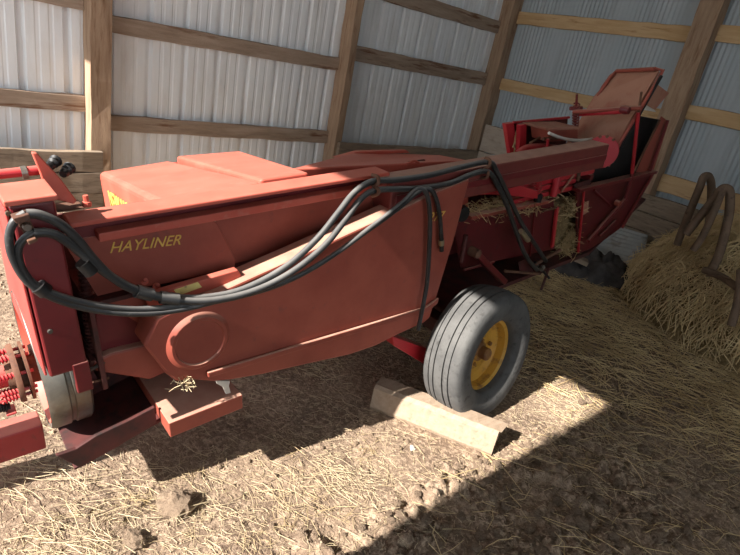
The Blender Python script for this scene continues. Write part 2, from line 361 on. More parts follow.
# drive line, slip clutch, flywheel
AX = (0.22, 0.325)
tube_part('drive_shaft', [(-2.6, 0.20, 0.36), (-1.83, AX[0], AX[1])], 0.036, 'bright', 16)
cl = lathe_part('slip_clutch', [(0, -0.03), (0.045, -0.03), (0.05, -0.012), (0.092, -0.012), (0.096, -0.004), (0.096, 0.004), (0.055, 0.006), (0.055, 0.02), (0.096, 0.022), (0.096, 0.03), (0.045, 0.034), (0.05, 0.08), (0, 0.08)],
                (-1.80, AX[0], AX[1]), (1, 0, 0), 'rust', 32)
for k in range(8):
    an = 2 * PI * (k + 0.35) / 8; y = AX[0] + 0.074 * math.cos(an); z = AX[1] + 0.074 * math.sin(an)
    bm = BM(); add_tube(bm, coil_pts((-1.858, y, z), (-1.812, y, z), 0.0085, 5, 8), 0.003, 5)
    add_tube(bm, [(-1.872, y, z), (-1.76, y, z)], 0.0055, 6)
    finish('clutch_spring', bm, M['bright'], cl, 0, 50)
fw = lathe_part('flywheel', [(0, -0.01), (0.05, -0.01), (0.06, 0.02), (0.20, 0.03), (0.215, -0.005), (0.232, -0.012), (0.238, 0.0), (0.238, 0.045), (0.232, 0.05), (0.232, 0.06), (0.238, 0.064), (0.238, 0.105), (0.23, 0.112), (0.21, 0.105), (0.20, 0.06), (0, 0.05)],
                (-1.742, 0.255, 0.335), (1, 0, 0), 'steel', 56)
lathe_part('flywheel_face', [(0.06, 0.018), (0.20, 0.028), (0.216, -0.008)], (-1.7445, 0.255, 0.335), (1, 0, 0), 'hood', 56, fw)

# drawbar and jack end
dbar = BM(); add_bar(dbar, Vector((-1.838,0.25,0.073)) + Vector((-1.5, 0, 0.06)), (-1.773,0.25,0.052), 0.09, 0.105); finish('drawbar', dbar, M['drawbar'], B, 0.006)
bm = BM(); add_tube(bm, coil_pts((-1.874,0.2,0.23), (-1.846,0.2,0.221), 0.012, 4, 8), 0.004, 5); finish('drawbar_spring', bm, M['black'], B, 0, 50)
box_part('drawbar_lug', (-1.858,0.18,0.2), (-1.83,0.23,0.208), 'bright', 0.003)
# lower front trough under the flywheel
prism_part('trough_side', [(-1.77,-0.02,0.15),(-1.715,-0.02,0.066),(-1.596,-0.02,0.09),(-1.465,-0.02,0.131),(-1.464,-0.02,0.196),(-1.553,-0.02,0.18),(-1.653,-0.02,0.168),(-1.714,-0.02,0.147)], 0.014, 'dark')
bm = BM()
add_prism(bm, [(-1.73, -0.015, 0.06), (-1.73, 0.5, 0.06), (-1.45, 0.5, 0.12), (-1.45, -0.015, 0.12)], (0, 0, 0.01))
finish('trough_floor', bm, M['dark'], B, 0.002)
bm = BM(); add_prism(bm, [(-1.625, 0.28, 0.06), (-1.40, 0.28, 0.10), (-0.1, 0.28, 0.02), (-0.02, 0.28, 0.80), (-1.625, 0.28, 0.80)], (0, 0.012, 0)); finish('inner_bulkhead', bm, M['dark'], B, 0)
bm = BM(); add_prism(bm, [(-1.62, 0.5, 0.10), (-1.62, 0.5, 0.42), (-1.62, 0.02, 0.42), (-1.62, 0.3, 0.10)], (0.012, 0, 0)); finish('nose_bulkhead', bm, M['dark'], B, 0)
box_part('hitch_pivot_box', (-1.45, -0.10, 0.115), (-1.186, 0.33, 0.176), 'faded', 0.003)
prism_part('hanging_bracket', [(-1.274,-0.085,0.266),(-1.223,-0.085,0.244),(-1.228,-0.085,0.224),(-1.222,-0.085,0.19),(-1.241,-0.085,0.194),(-1.25,-0.085,0.229),(-1.271,-0.085,0.252)], 0.01, 'white', 0.001)
# vertical coil shaft in the dark gap beside the guard
bm = BM(); add_tube(bm, coil_pts((-1.603,0.08,0.367), (-1.581,0.08,0.702), 0.016, 26, 8), 0.004, 5); add_tube(bm, [(-1.604,0.08,0.359), (-1.58,0.08,0.744)], 0.011, 8)
finish('coil_shaft', bm, M['dark'], B, 0, 50)
tube_part('cross_pin', [(-1.633,0.02,0.389), (-1.571,0.06,0.378)], 0.006, 'steel', 8)
tube_part('cross_pin', [(-1.628,0.02,0.345), (-1.574,0.06,0.312)], 0.005, 'rust', 8)
# tapered front transition of the feed housing
bm = BM(); add_prism(bm, [(-1.613,0.05,0.396),(-1.552,0.05,0.407),(-1.435,0.05,0.398),(-1.388,0.05,0.265),(-1.45,0.05,0.257),(-1.607,0.05,0.356)], (0, 0.2, 0)); finish('feed_transition', bm, M['faded'], B, 0.008)
bm = BM(); add_prism(bm, [(-1.565,0.08,0.589),(-1.402,0.08,0.607),(-1.377,0.08,0.534),(-1.427,0.08,0.378),(-1.546,0.08,0.387),(-1.596,0.08,0.418)], (0, 0.05, 0)); finish('front_plate', bm, M['maroon'], B, 0.004)

# side sheets
prism_part('upper_side_sheet', [(-1.63,0.055,0.823),(-0.56,0.055,0.813),(0.053,0.055,0.764),(-0.033,0.055,0.473),(-1.145,0.055,0.477),(-1.428,0.055,0.448),(-1.559,0.055,0.6)], 0.012, 'faded', 0)
lp = prism_part('lower_side_panel', [(-1.489,-0.085,0.489),(-1.442,-0.085,0.569),(-1.383,-0.085,0.585),(-1.224,-0.085,0.606),(-0.945,-0.085,0.66),(-0.498,-0.085,0.75),(-0.289,-0.085,0.795),(-0.116,-0.085,0.822),(-0.152,-0.085,0.561),(-0.216,-0.085,0.269),(-0.238,-0.085,0.181),(-0.274,-0.085,0.165),(-0.419,-0.085,0.157),(-0.555,-0.085,0.143),(-0.695,-0.085,0.15),(-0.937,-0.085,0.192),(-1.099,-0.085,0.218),(-1.216,-0.085,0.245),(-1.278,-0.085,0.263),(-1.362,-0.085,0.308),(-1.407,-0.085,0.319),(-1.435,-0.085,0.363)], 0.10, 'faded', 0.008)
bm = BM(); add_prism(bm, [(-1.308,-0.09,0.325),(-0.942,-0.09,0.303),(-0.289,-0.09,0.262),(-0.218,-0.09,0.288),(-0.219,-0.09,0.262),(-0.284,-0.09,0.235),(-0.942,-0.09,0.28),(-1.306,-0.09,0.303)], (0, -0.014, 0)); finish('fold_strip', bm, M['faded'], lp, 0.004)
lathe_part('round_cap', [(0, -0.008), (0.078, -0.008), (0.082, -0.014), (0.092, -0.014), (0.097, -0.010), (0.106, 0.0)], (-1.321,-0.085,0.446), (0, 1, 0), 'faded', 48, lp)
# ledge strip with decal and small studs
prism_part('ledge_strip', [(-1.452,-0.055,0.629),(-1.401,-0.055,0.638),(-1.162,-0.055,0.648),(-1.149,-0.055,0.623),(-1.244,-0.055,0.601),(-1.39,-0.055,0.593),(-1.45,-0.055,0.594)], 0.03, 'hood', 0.003)
prism_part('warning_decal', [(-1.375,-0.058,0.635),(-1.299,-0.058,0.642),(-1.287,-0.058,0.621),(-1.364,-0.058,0.612)], 0.002, 'decal', 0)
for px in [(-1.403,0.02,0.617), (-1.434,0.03,0.639)]:
    lathe_part('stud', [(0, -0.03), (0.006, -0.03), (0.006, -0.014), (0.012, -0.012), (0.012, 0), (0, 0)], px, (0, 1, -0.8), 'hood', 8)
# name panel
np_ = prism_part('name_panel', [(-1.588,0.02,0.821),(-1.211,0.02,0.804),(-1.191,0.02,0.794),(-1.132,0.02,0.642),(-1.137,0.02,0.62),(-1.162,0.02,0.615),(-1.375,0.02,0.62),(-1.45,0.02,0.627),(-1.541,0.02,0.718)], 0.014, 'faded', 0.004)

def lettering(name, text, p0, p1, height, mat, parent, rot, shear=0.0, depth=0.0015):
    """flat text from p0 to p1 in the baler's frame; rot turns the text plane upright"""
    cu = bpy.data.curves.new('tmp', 'FONT'); cu.body = text; cu.size = 1.0; cu.shear = shear; cu.extrude = 0.02
    to = bpy.data.objects.new('tmp', cu); COL.objects.link(to)
    dg = bpy.context.evaluated_depsgraph_get(); me = bpy.data.meshes.new_from_object(to.evaluated_get(dg))
    bpy.data.objects.remove(to)
    xs = [v.co.x for v in me.vertices]; ys = [v.co.y for v in me.vertices]
    p0, p1 = Vector(p0), Vector(p1); L = (p1 - p0).length
    sx = L / (max(xs) - min(xs)); sy = height / (max(ys) - min(ys))
    ex = (p1 - p0).normalized(); ez = Vector(rot); ey = ez.cross(ex).normalized()
    for v in me.vertices:
        c = v.co; v.co = p0 + ex * (c.x - min(xs)) * sx + ey * (c.y - min(ys)) * sy + ez * (c.z * depth / 0.02)
    me.materials.append(M[mat]); me.name = name
    o = bpy.data.objects.new(name, me); COL.objects.link(o); o.parent = parent
    return o
lettering('lettering', 'HAYLINER', (-1.519,0.018,0.761), (-1.313,0.018,0.744), 0.032, 'yellow', np_, (0, -1, 0), 0.35)
lettering('lettering', '277', (-0.336,-0.086,0.671), (-0.242,-0.086,0.663), 0.04, 'yellow', lp, (0, -1, 0), 0.25)

# top rail (channel) along the side
bm = BM()
add_box(bm, (-1.615, -0.035, 0.874), (-0.52, 0.055, 0.888))
add_box(bm, (-1.55, -0.024, 0.816), (-0.52, 0.022, 0.842))
tr = finish('top_rail', bm, M['hood'], B, 0.004)
box_part('rail_web', (-1.60, 0.022, 0.80), (-0.52, 0.04, 0.874), 'maroon', 0.002, tr)
# body roof between rail and hood
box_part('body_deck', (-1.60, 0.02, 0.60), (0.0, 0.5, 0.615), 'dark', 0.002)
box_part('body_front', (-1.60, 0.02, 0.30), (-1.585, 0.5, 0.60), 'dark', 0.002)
# long square beam with flanged end
bm = BM(); add_box(bm, (-0.52, -0.055, 0.722), (1.04, 0.06, 0.855)); beam = finish('draft_beam', bm, M['beam'], B, 0.008)
bm = BM(); add_box(bm, (-0.5, -0.061, 0.768), (1.03, -0.05, 0.80)); finish('beam_rib', bm, M['maroon'], beam, 0.003)
lathe_part('beam_flange', [(0, -0.008), (0.092, -0.008), (0.096, -0.004), (0.096, 0.004), (0.092, 0.008), (0, 0.008)], (1.212,0.07,0.764), (0.72, 0.69, 0), 'bright', 40, beam)
for yy, zz in ((-0.04, 0.87), (0.0, 0.878), (0.04, 0.868)):
    lathe_part('bolt', [(0, -0.012), (0.008, -0.012), (0.008, 0)], (1.10, yy, zz), (1, 0, 0), 'rust', 6, beam)

# feeder hood
def loft(name, polys, mat, bevel=0.01, parent=None, smooth_=None):
    bm = BM(); R_ = [[bm.verts.new(p) for p in poly] for poly in polys]
    for A, C in zip(R_, R_[1:]):
        n = len(A)
        for i in range(n): bm.faces.new((A[i], A[(i + 1) % n], C[(i + 1) % n], C[i]))
    bm.faces.new(R_[0][::-1]); bm.faces.new(R_[-1])
    return finish(name, bm, M[mat], parent or B, bevel, smooth_, 3)
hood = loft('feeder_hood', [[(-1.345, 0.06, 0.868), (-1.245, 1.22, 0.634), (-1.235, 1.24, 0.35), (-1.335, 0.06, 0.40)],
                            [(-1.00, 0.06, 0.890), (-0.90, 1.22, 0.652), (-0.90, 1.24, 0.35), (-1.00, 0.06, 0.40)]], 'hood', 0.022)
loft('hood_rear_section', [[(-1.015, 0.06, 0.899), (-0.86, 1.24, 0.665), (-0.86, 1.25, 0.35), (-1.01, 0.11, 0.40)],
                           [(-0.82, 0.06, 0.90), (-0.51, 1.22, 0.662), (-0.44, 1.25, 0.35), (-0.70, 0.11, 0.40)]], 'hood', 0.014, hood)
loft('side_shield', [[(-0.943,1.3,0.617), (-0.789,1.3,0.616), (-0.797,1.3,0.512), (-0.953,1.3,0.522)], [(-0.923,1.36,0.599), (-0.766,1.36,0.598), (-0.775,1.36,0.492), (-0.933,1.36,0.502)]], 'hood', 0.006, hood)
lettering('lettering', 'NEW HOLLAND', (-1.270, 0.97, 0.535), (-1.341, 0.18, 0.69), 0.085, 'yellow', hood, Vector((-1, -0.09, 0)).normalized(), 0.0, 0.002)
# plunger cover behind the hood
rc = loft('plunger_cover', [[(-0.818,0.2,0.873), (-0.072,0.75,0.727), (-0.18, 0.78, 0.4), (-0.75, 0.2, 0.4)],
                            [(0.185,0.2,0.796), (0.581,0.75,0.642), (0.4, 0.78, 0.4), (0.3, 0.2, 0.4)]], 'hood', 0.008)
prism_part('cover_tab', [(-0.245,0.7,0.726),(-0.098,0.7,0.744),(0.253,0.7,0.715),(0.278,0.7,0.698),(-0.083,0.7,0.724)], 0.03, 'hood', 0.003, rc)
tube_part('cover_handle', [(-0.214,0.2,0.822), (-0.173,0.2,0.831), (-0.141,0.2,0.818)], 0.006, 'hood', 8, 4, rc)

# ------------------------------------------------------------------ running gear
WC = Vector((0.025, -0.20, -0.035))
tyre_prof = []
W_, R0 = 0.098, 0.362
for y, r in [(-0.072, 0.188), (-0.088, 0.20), (-0.100, 0.235), (-0.105, 0.27), (-0.105, 0.305), (-0.101, 0.332), (-0.093, 0.345), (-0.082, 0.351),
             (-0.060, 0.356), (-0.0595, 0.347), (-0.052, 0.347), (-0.0515, 0.358), (-0.030, 0.361), (-0.0295, 0.350), (-0.022, 0.350), (-0.0215, 0.362),
             (0.0215, 0.362), (0.022, 0.350), (0.0295, 0.350), (0.030, 0.361), (0.0515, 0.358), (0.052, 0.347), (0.0595, 0.347), (0.060, 0.356),
             (0.082, 0.351), (0.093, 0.345), (0.101, 0.332), (0.105, 0.305), (0.105, 0.27), (0.100, 0.235), (0.088, 0.20), (0.072, 0.188), (-0.072, 0.188)]:
    tyre_prof.append((0.182 + (r - 0.188) * 0.84, y))
wheel_axis = Vector((-0.105, math.cos(0.11), -math.sin(0.11))).normalized()
tyre = lathe_part('tyre', tyre_prof, WC, wheel_axis, 'tyre', 72, None, 50)
rim = lathe_part('rim', [(0.205, -0.090), (0.207, -0.084), (0.19, -0.076), (0.186, -0.05), (0.168, -0.038), (0.16, 0.0), (0.13, 0.02), (0.09, 0.012), (0.085, 0.0), (0.0, 0.0), (0.0, 0.01), (0.09, 0.02), (0.13, 0.03), (0.165, 0.02), (0.175, -0.03), (0.196, -0.05), (0.20, -0.08), (0.205, -0.090)],
                 WC, wheel_axis, 'rim', 56, tyre)
lathe_part('hub', [(0, -0.055), (0.026, -0.055), (0.032, -0.048), (0.032, -0.012), (0.05, -0.006), (0.05, 0.002), (0, 0.002)], WC, wheel_axis, 'rimrust', 24, rim)
for k in range(5):
    an = 2 * PI * (k + 0.3) / 5; p = WC + Vector((0.068 * math.cos(an), -0.002, 0.068 * math.sin(an)))
    lathe_part('lug_bolt', [(0, -0.014), (0.010, -0.014), (0.011, 0.0), (0, 0.0)], p, wheel_axis, 'rimrust', 6, rim)
bm = BM(); add_box(bm, (-0.045, -0.11, -0.04), (0.045, 0.9, 0.04)); finish('axle', bm, M['dark'], B, 0.004)
prism_part('axle_arm', [(-0.452,-0.07,0.149),(-0.203,-0.07,-0.013),(-0.171,-0.07,-0.043),(-0.153,-0.07,-0.146),(-0.216,-0.07,-0.097),(-0.433,-0.07,0.089)], 0.06, 'bright', 0.004)
lathe_part('tyre', tyre_prof, WC + Vector((0, 1.35, 0)), wheel_axis, 'tyre', 48, None, 50)
bm = BM(); add_box(bm, (-0.04, 0.9, -0.035), (0.04, 1.45, 0.035)); finish('axle_stub', bm, M['dark'], B, 0.004)
lathe_part('rim', [(0.188, 0.07), (0.17, 0.03), (0.16, 0.0), (0.0, 0.0), (0.0, 0.015), (0.165, 0.02), (0.188, 0.07)], WC + Vector((0, 1.35, 0)), wheel_axis, 'rim', 40)

# ------------------------------------------------------------------ bale chamber
CY = 0.06
prism_part('chamber_side', [(-0.019,0.06,0.56),(0.105,0.06,0.568),(0.722,0.06,0.544),(0.805,0.06,0.549),(0.95,0.06,0.204),(0.599,0.06,0.24),(0.111,0.06,0.287)], 0.012, 'shade_red', 0.002)
prism_part('chute_side', [(1.032,0.06,0.556),(1.278,0.06,0.564),(1.959,0.06,0.553),(1.88,0.06,0.388),(1.747,0.06,0.192),(1.565,0.06,0.141),(1.383,0.06,0.107),(1.231,0.06,0.106)], 0.012, 'shade_red', 0.002)
bm = BM(); add_box(bm, (0.05, 0.50, 0.05), (1.35, 0.512, 0.66)); finish('chamber_far_side', bm, M['shade_red'], B, 0.002)
bm = BM(); add_prism(bm, [(1.3, 0.5, 0.0), (2.05, 0.5, 0.35), (2.1, 0.5, 0.58), (1.3, 0.5, 0.6)], (0, 0.012, 0)); finish('chute_far_side', bm, M['shade_red'], B, 0.002)
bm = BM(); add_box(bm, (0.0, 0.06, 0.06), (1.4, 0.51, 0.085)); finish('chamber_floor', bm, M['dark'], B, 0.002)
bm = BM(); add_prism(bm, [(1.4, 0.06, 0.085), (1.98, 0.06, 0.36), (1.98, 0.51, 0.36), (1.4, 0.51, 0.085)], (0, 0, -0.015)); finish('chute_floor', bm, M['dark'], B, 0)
# top edge irons and end edge
bm = BM()
add_bar(bm, (0.079,0.05,0.571), (0.716,0.05,0.549), 0.045, 0.018); finish('chamber_top_edge', bm, M['faded'], B, 0.003)
bm = BM(); add_bar(bm, (0.991,0.045,0.573), (1.935,0.045,0.564), 0.05, 0.02); finish('chute_top_edge', bm, M['maroon'], B, 0.003)
bm = BM(); add_bar(bm, (1.938,0.045,0.56), (1.718,0.045,0.196), 0.02, 0.014, (0, 1, 0)); finish('chute_end_edge', bm, M['maroon'], B, 0.002)
# side braces
def rod(name, p0, p1, r, mat, parent=None): return tube_part(name, [p0, p1], r, mat, 8, 0, parent)
rod('side_brace', (1.597,0.03,0.607), (1.599,0.03,0.427), 0.012, 'maroon'); rod('side_brace', (1.609,0.03,0.432), (1.266,0.03,0.201), 0.013, 'maroon')
rod('side_brace', (1.206,0.05,0.539), (1.479,0.05,0.393), 0.008, 'maroon'); rod('side_brace', (1.595,0.045,0.277), (1.437,0.045,0.194), 0.008, 'maroon')
lathe_part('brace_boss', [(0, -0.02), (0.018, -0.02), (0.02, 0.01), (0, 0.01)], (1.505,0.03,0.415), (0, 1, 0), 'faded', 12)
bm = BM(); add_bar(bm, (1.074,0.04,0.556), (1.201,0.04,0.128), 0.012, 0.012, (0, 1, 0)); finish('chamber_post', bm, M['bright'], B, 0.002)
bm = BM(); add_bar(bm, (0.825,0.04,0.499), (0.876,0.04,0.242), 0.022, 0.015, (0, 1, 0)); finish('chamber_post', bm, M['bright'], B, 0.002)
bm = BM(); add_bar(bm, (0.601,0.045,0.597), (0.675,0.045,0.228), 0.008, 0.01, (0, 1, 0)); finish('chamber_post', bm, M['maroon'], B, 0.002)
prism_part('pale_label', [(1.117,0.05,0.472),(1.182,0.05,0.474),(1.206,0.05,0.399),(1.147,0.05,0.384)], 0.004, 'ramp', 0)
rod('pin', (0.693,0.04,0.498), (0.856,0.04,0.494), 0.006, 'rust')
# slatted top of the chamber
for k, yy in enumerate((0.10, 0.19, 0.28, 0.37, 0.46)):
    box_part('top_slat', (0.42, yy - 0.026, 0.635), (1.20, yy + 0.026, 0.66), 'bright', 0.004)
for zz in (0.560, 0.602):
    box_part('top_slat', (0.46, 0.075, zz), (1.02, 0.10, zz + 0.026), 'bright', 0.003)
for xx in (0.42, 0.80, 1.16):
    box_part('cross_bar', (xx - 0.02, 0.06, 0.60), (xx + 0.02, 0.5, 0.635), 'maroon', 0.003)
# needle guard arm, spring, knob, lever
prism_part('tension_arm', [(0.016,0,0.72),(0.064,0,0.746),(0.147,0,0.748),(0.285,0,0.73),(0.407,0,0.692),(0.539,0,0.647),(0.555,0,0.601),(0.392,0,0.638),(0.196,0,0.678),(0.034,0,0.703)], 0.05, 'bright', 0.005)
bm = BM(); add_tube(bm, coil_pts((0.57,0.02,0.626), (0.535,0.02,0.747), 0.017, 8, 10), 0.0045, 6); add_tube(bm, [(0.577,0.02,0.592), (0.533,0.02,0.763)], 0.006, 6)
finish('tension_spring', bm, M['bright'], B, 0, 50)
lathe_part('spring_base', [(0, -0.02), (0.02, -0.02), (0.022, 0.02), (0, 0.02)], (0.585,0.02,0.596), (0, 0, 1), 'black', 12)
lathe_part('knob', [(0, -0.02), (0.012, -0.018), (0.02, -0.008), (0.02, 0.008), (0.012, 0.018), (0, 0.02)], (0.592,0.02,0.73), (0.4, 1, 0), 'black', 14)
tube_part('angled_post', [(0.782,0.05,0.736), (0.774,0.05,0.568)], 0.02, 'bright', 12)
tube_part('twine_arm', [(0.731,0.3,0.744), (0.771,0.3,0.763), (0.843,0.3,0.77), (0.982,0.3,0.76), (1.182,0.3,0.723)], 0.022, 'bright', 12, 5)
# knotter frame
kx0 = 0.72
kf = prism_part('knotter_frame', [(0.706,0.4,0.892),(0.777,0.4,0.895),(0.874,0.4,0.705),(0.811,0.4,0.694)], 0.03, 'bright', 0.004)
prism_part('frame_post', [(0.786,0.36,0.889),(0.845,0.36,0.89),(0.891,0.36,0.725),(0.827,0.36,0.72)], 0.03, 'bright', 0.004, kf)
prism_part('dark_panel', [(0.822,0.44,0.884),(1.383,0.44,0.881),(1.452,0.44,0.662),(0.925,0.44,0.677)], 0.02, 'dark', 0.002, kf)
bm = BM(); add_tube(bm, [(0.795,0.42,0.89), (1.363,0.42,0.883)], 0.008, 8); finish('frame_edge', bm, M['bright'], kf, 0, 40)
bm = BM()
for k in range(12):
    p = Vector((0.824,0.4,0.861)) + Vector((random.uniform(-0.015, 0.015), 0, -0.02 * k)); q = p + Vector((random.uniform(-0.03, 0.03), -0.01, random.uniform(-0.05, -0.02)))
    add_tube(bm, [p, q], 0.004, 5)
finish('tangled_twine', bm, M['hay'], kf, 0, 50)
kb = prism_part('knotter_box', [(0.881,0.24,0.88),(1.19,0.24,0.862),(1.221,0.24,0.794),(0.917,0.24,0.809)], 0.12, 'faded', 0.004)
prism_part('box_lid', [(0.826,0.22,0.899),(1.161,0.22,0.88),(1.168,0.22,0.865),(0.841,0.22,0.884)], 0.16, 'ramp', 0.002, kb)
tube_part('trip_lever', [(0.772,0.16,0.889), (0.857,0.16,0.863), (0.974,0.16,0.837), (1.103,0.16,0.821), (1.233,0.16,0.817)], 0.0085, 'white', 8, 4)
rod('knotter_shaft', (0.824,0.3,0.798), (1.017,0.3,0.851), 0.007, 'rust'); rod('knotter_shaft', (0.851,0.24,0.832), (1,0.24,0.825), 0.009, 'rust')
rod('knotter_post', (0.869,0.22,0.835), (0.884,0.22,0.771), 0.008, 'bright'); rod('knotter_post', (1.204,0.25,0.793), (1.299,0.25,0.629), 0.02, 'maroon')
loft('knotter_hump', [[(0.917,0.2,0.762), (0.954,0.2,0.792), (1.016,0.2,0.786), (1.087,0.2,0.738)], [(1.013,0.26,0.737), (1.052,0.26,0.769), (1.116,0.26,0.763), (1.19,0.26,0.713)]], 'faded', 0.004)
tube_part('trip_wire', [(0.852,0,0.749), (0.945,0,0.739), (1.037,0,0.716), (1.125,0,0.709)], 0.006, 'white', 6, 4)
rod('small_link', (0.955,0.06,0.661), (0.863,0.06,0.575), 0.006, 'ramp'); rod('small_link', (0.995,0.06,0.708), (1.012,0.06,0.625), 0.01, 'rust')
loft('gear_bracket', [[(0.961,0.05,0.611), (1.125,0.05,0.618), (1.169,0.05,0.569), (1.005,0.05,0.557)], [(1.087,0.12,0.573), (1.257,0.12,0.581), (1.304,0.12,0.53), (1.133,0.12,0.516)]], 'dark', 0.004)

# chute: raised top sheet, its frame and the tension gear
RT = [Vector((1.624,0.06,1.2)), Vector((1.745,0.38,1.155)), Vector((1.625,0.42,0.997)), Vector((1.531,0.44,0.807)), Vector((1.436,0.46,0.605)), Vector((1.317,0.07,0.655))]
nrm = (RT[0] - RT[5]).cross(RT[2] - RT[5]).normalized()
bm = BM(); add_prism(bm, RT, nrm * 0.02); ramp = finish('chute_top_sheet', bm, M['ramp'], B, 0.003)
tube_part('sheet_frame', [(1.614,0.4,1.001), (1.625,0.39,1.064), (1.671,0.38,1.132), (1.71,0.37,1.163), (1.572,0.07,1.216), (1.621,0.045,1.213), (1.596,0.045,1.158), (1.349,0.045,0.815), (1.285,0.045,0.678)], 0.012, 'faded', 10, 0, ramp)
rod('black_edge', (1.608,0.04,1.181), (1.31,0.04,0.701), 0.012, 'black', ramp)
loft('side_flap', [[(1.654,0.07,1.13), (1.852,0.07,1.071), (1.731,0.07,0.974), (1.518,0.07,1.032)], [(1.698,0.09,1.126), (1.898,0.09,1.066), (1.776,0.09,0.968), (1.56,0.09,1.027)]], 'ramp', 0.002, ramp)
loft('flap_corner', [[(1.625,0.08,1.031), (1.776,0.08,0.958), (1.594,0.08,0.98)], [(1.668,0.1,1.026), (1.821,0.1,0.951), (1.637,0.1,0.974)]], 'white', 0, ramp)
# black sheet standing for the shade inside the chute
loft('chute_shade', [[(1.506,0.12,0.734), (1.664,0.12,0.932), (1.989,0.12,0.886), (1.92,0.12,0.514), (1.474,0.12,0.519), (1.15,0.12,0.526), (1.125,0.12,0.725)], [(1.547,0.14,0.725), (1.707,0.14,0.926), (2.036,0.14,0.879), (1.966,0.14,0.502), (1.515,0.14,0.507), (1.187,0.14,0.515), (1.161,0.14,0.716)]], 'black', 0)
loft('chute_outer_sheet', [[(1.817,0.06,0.935), (1.96,0.06,0.888), (1.959,0.06,0.553), (1.706,0.06,0.585)], [(1.851,0.075,0.93), (1.996,0.075,0.882), (1.995,0.075,0.545), (1.74,0.075,0.577)]], 'faded', 0.002)
rod('chute_strut', (1.888,0.04,0.909), (1.86,0.04,0.578), 0.009, 'maroon'); rod('chute_strut', (1.797,0.05,0.913), (1.646,0.05,0.589), 0.007, 'rust')
rod('tension_bar', (1.294,0.36,0.932), (1.39,0,1.017), 0.013, 'faded'); rod('tension_bar', (1.346,0.34,0.918), (1.343,0.08,0.982), 0.011, 'bright')
lathe_part('tension_knuckle', [(0, -0.03), (0.02, -0.025), (0.026, 0), (0.02, 0.025), (0, 0.03)], (1.311,0.05,1.001), (0, 1, 0), 'maroon', 12)
rod('tension_screw', (1.383,0.02,1.102), (1.417,0.02,0.989), 0.007, 'rust'); rod('tension_rod', (1.417,0.02,0.989), (1.566,0.02,0.607), 0.011, 'bright')
bm = BM(); add_tube(bm, coil_pts((1.36,0.36,0.842), (1.311,0.36,0.979), 0.018, 8, 8), 0.006, 5); add_tube(bm, [(1.366,0.36,0.817), (1.29,0.36,1.038)], 0.008, 6); add_tube(bm, [(1.284,0.38,0.95), (1.35,0.34,0.957)], 0.012, 8)
finish('tension_screw', bm, M['maroon'], B, 0, 50)

# under the chamber: diagonal arm, needle yoke, links
bm = BM(); add_bar(bm, (0.08,-0.02,0.415), (0.368,-0.02,0.18), 0.03, 0.05, (0, 1, 0)); finish('needle_arm', bm, M['maroon'], B, 0.004)
lathe_part('pivot_boss', [(0, -0.03), (0.022, -0.03), (0.026, 0.02), (0, 0.02)], (0.08,-0.02,0.415), (0, 1, 0), 'rust', 14)
rod('under_link', (0.024,0,0.508), (0.021,0,0.368), 0.012, 'dark'); rod('under_link', (0.054,0,0.316), (0.284,0,0.304), 0.006, 'maroon')
loft('under_box', [[(0.53,0.02,0.236), (0.619,0.02,0.239), (0.714,0.02,0.127), (0.576,0.02,0.15)], [(0.654,0.1,0.172), (0.748,0.1,0.176), (0.847,0.1,0.058), (0.702,0.1,0.082)]], 'dark', 0.003)
rod('under_link', (0.397,0,0.223), (0.748,0,0.114), 0.008, 'rust'); rod('under_link', (0.645,0,0.191), (0.902,0,0.233), 0.01, 'rust')
rod('under_link', (0.666,0,0.211), (0.858,0,0.059), 0.008, 'black'); rod('under_link', (0.83,0,0.133), (0.802,0,-0.007), 0.008, 'dark')
lathe_part('wheel_boss', [(0, -0.02), (0.035, -0.02), (0.04, 0.0), (0.03, 0.02), (0, 0.02)], (-0.061,-0.02,0.639), (0, 1, 0), 'black', 16)

# ------------------------------------------------------------------ hoses
def hose(pts, r=0.0125): return tube_part('hydraulic_hose', pts, r, 'hose', 10, 6)
hose([(-1.707,-0.118,0.914),(-1.73,-0.118,0.901),(-1.747,-0.118,0.876),(-1.748,-0.118,0.829),(-1.731,-0.118,0.781),(-1.69,-0.118,0.739),(-1.618,-0.118,0.69),(-1.522,-0.12,0.646),(-1.428,-0.125,0.623),(-1.31,-0.13,0.606),(-1.195,-0.13,0.597),(-1.05,-0.13,0.6),(-0.892,-0.13,0.636),(-0.723,-0.13,0.706),(-0.552,-0.12,0.771),(-0.457,-0.11,0.812),(-0.397,-0.1,0.824),(-0.362,-0.11,0.814),(-0.325,-0.11,0.763),(-0.293,-0.11,0.685),(-0.274,-0.11,0.615)], 0.0095)
hose([(-1.715,-0.118,0.963),(-1.742,-0.118,0.946),(-1.759,-0.118,0.91),(-1.761,-0.118,0.856),(-1.743,-0.118,0.79),(-1.692,-0.118,0.727),(-1.606,-0.118,0.668),(-1.498,-0.125,0.626),(-1.387,-0.13,0.607),(-1.266,-0.14,0.608),(-1.144,-0.14,0.602),(-0.987,-0.14,0.618),(-0.825,-0.14,0.67),(-0.662,-0.13,0.736),(-0.525,-0.12,0.794),(-0.44,-0.1,0.828),(-0.407,-0.11,0.824),(-0.379,-0.115,0.777),(-0.355,-0.115,0.685),(-0.337,-0.115,0.549),(-0.324,-0.115,0.405),(-0.334,-0.12,0.291),(-0.345,-0.12,0.171)], 0.0095)
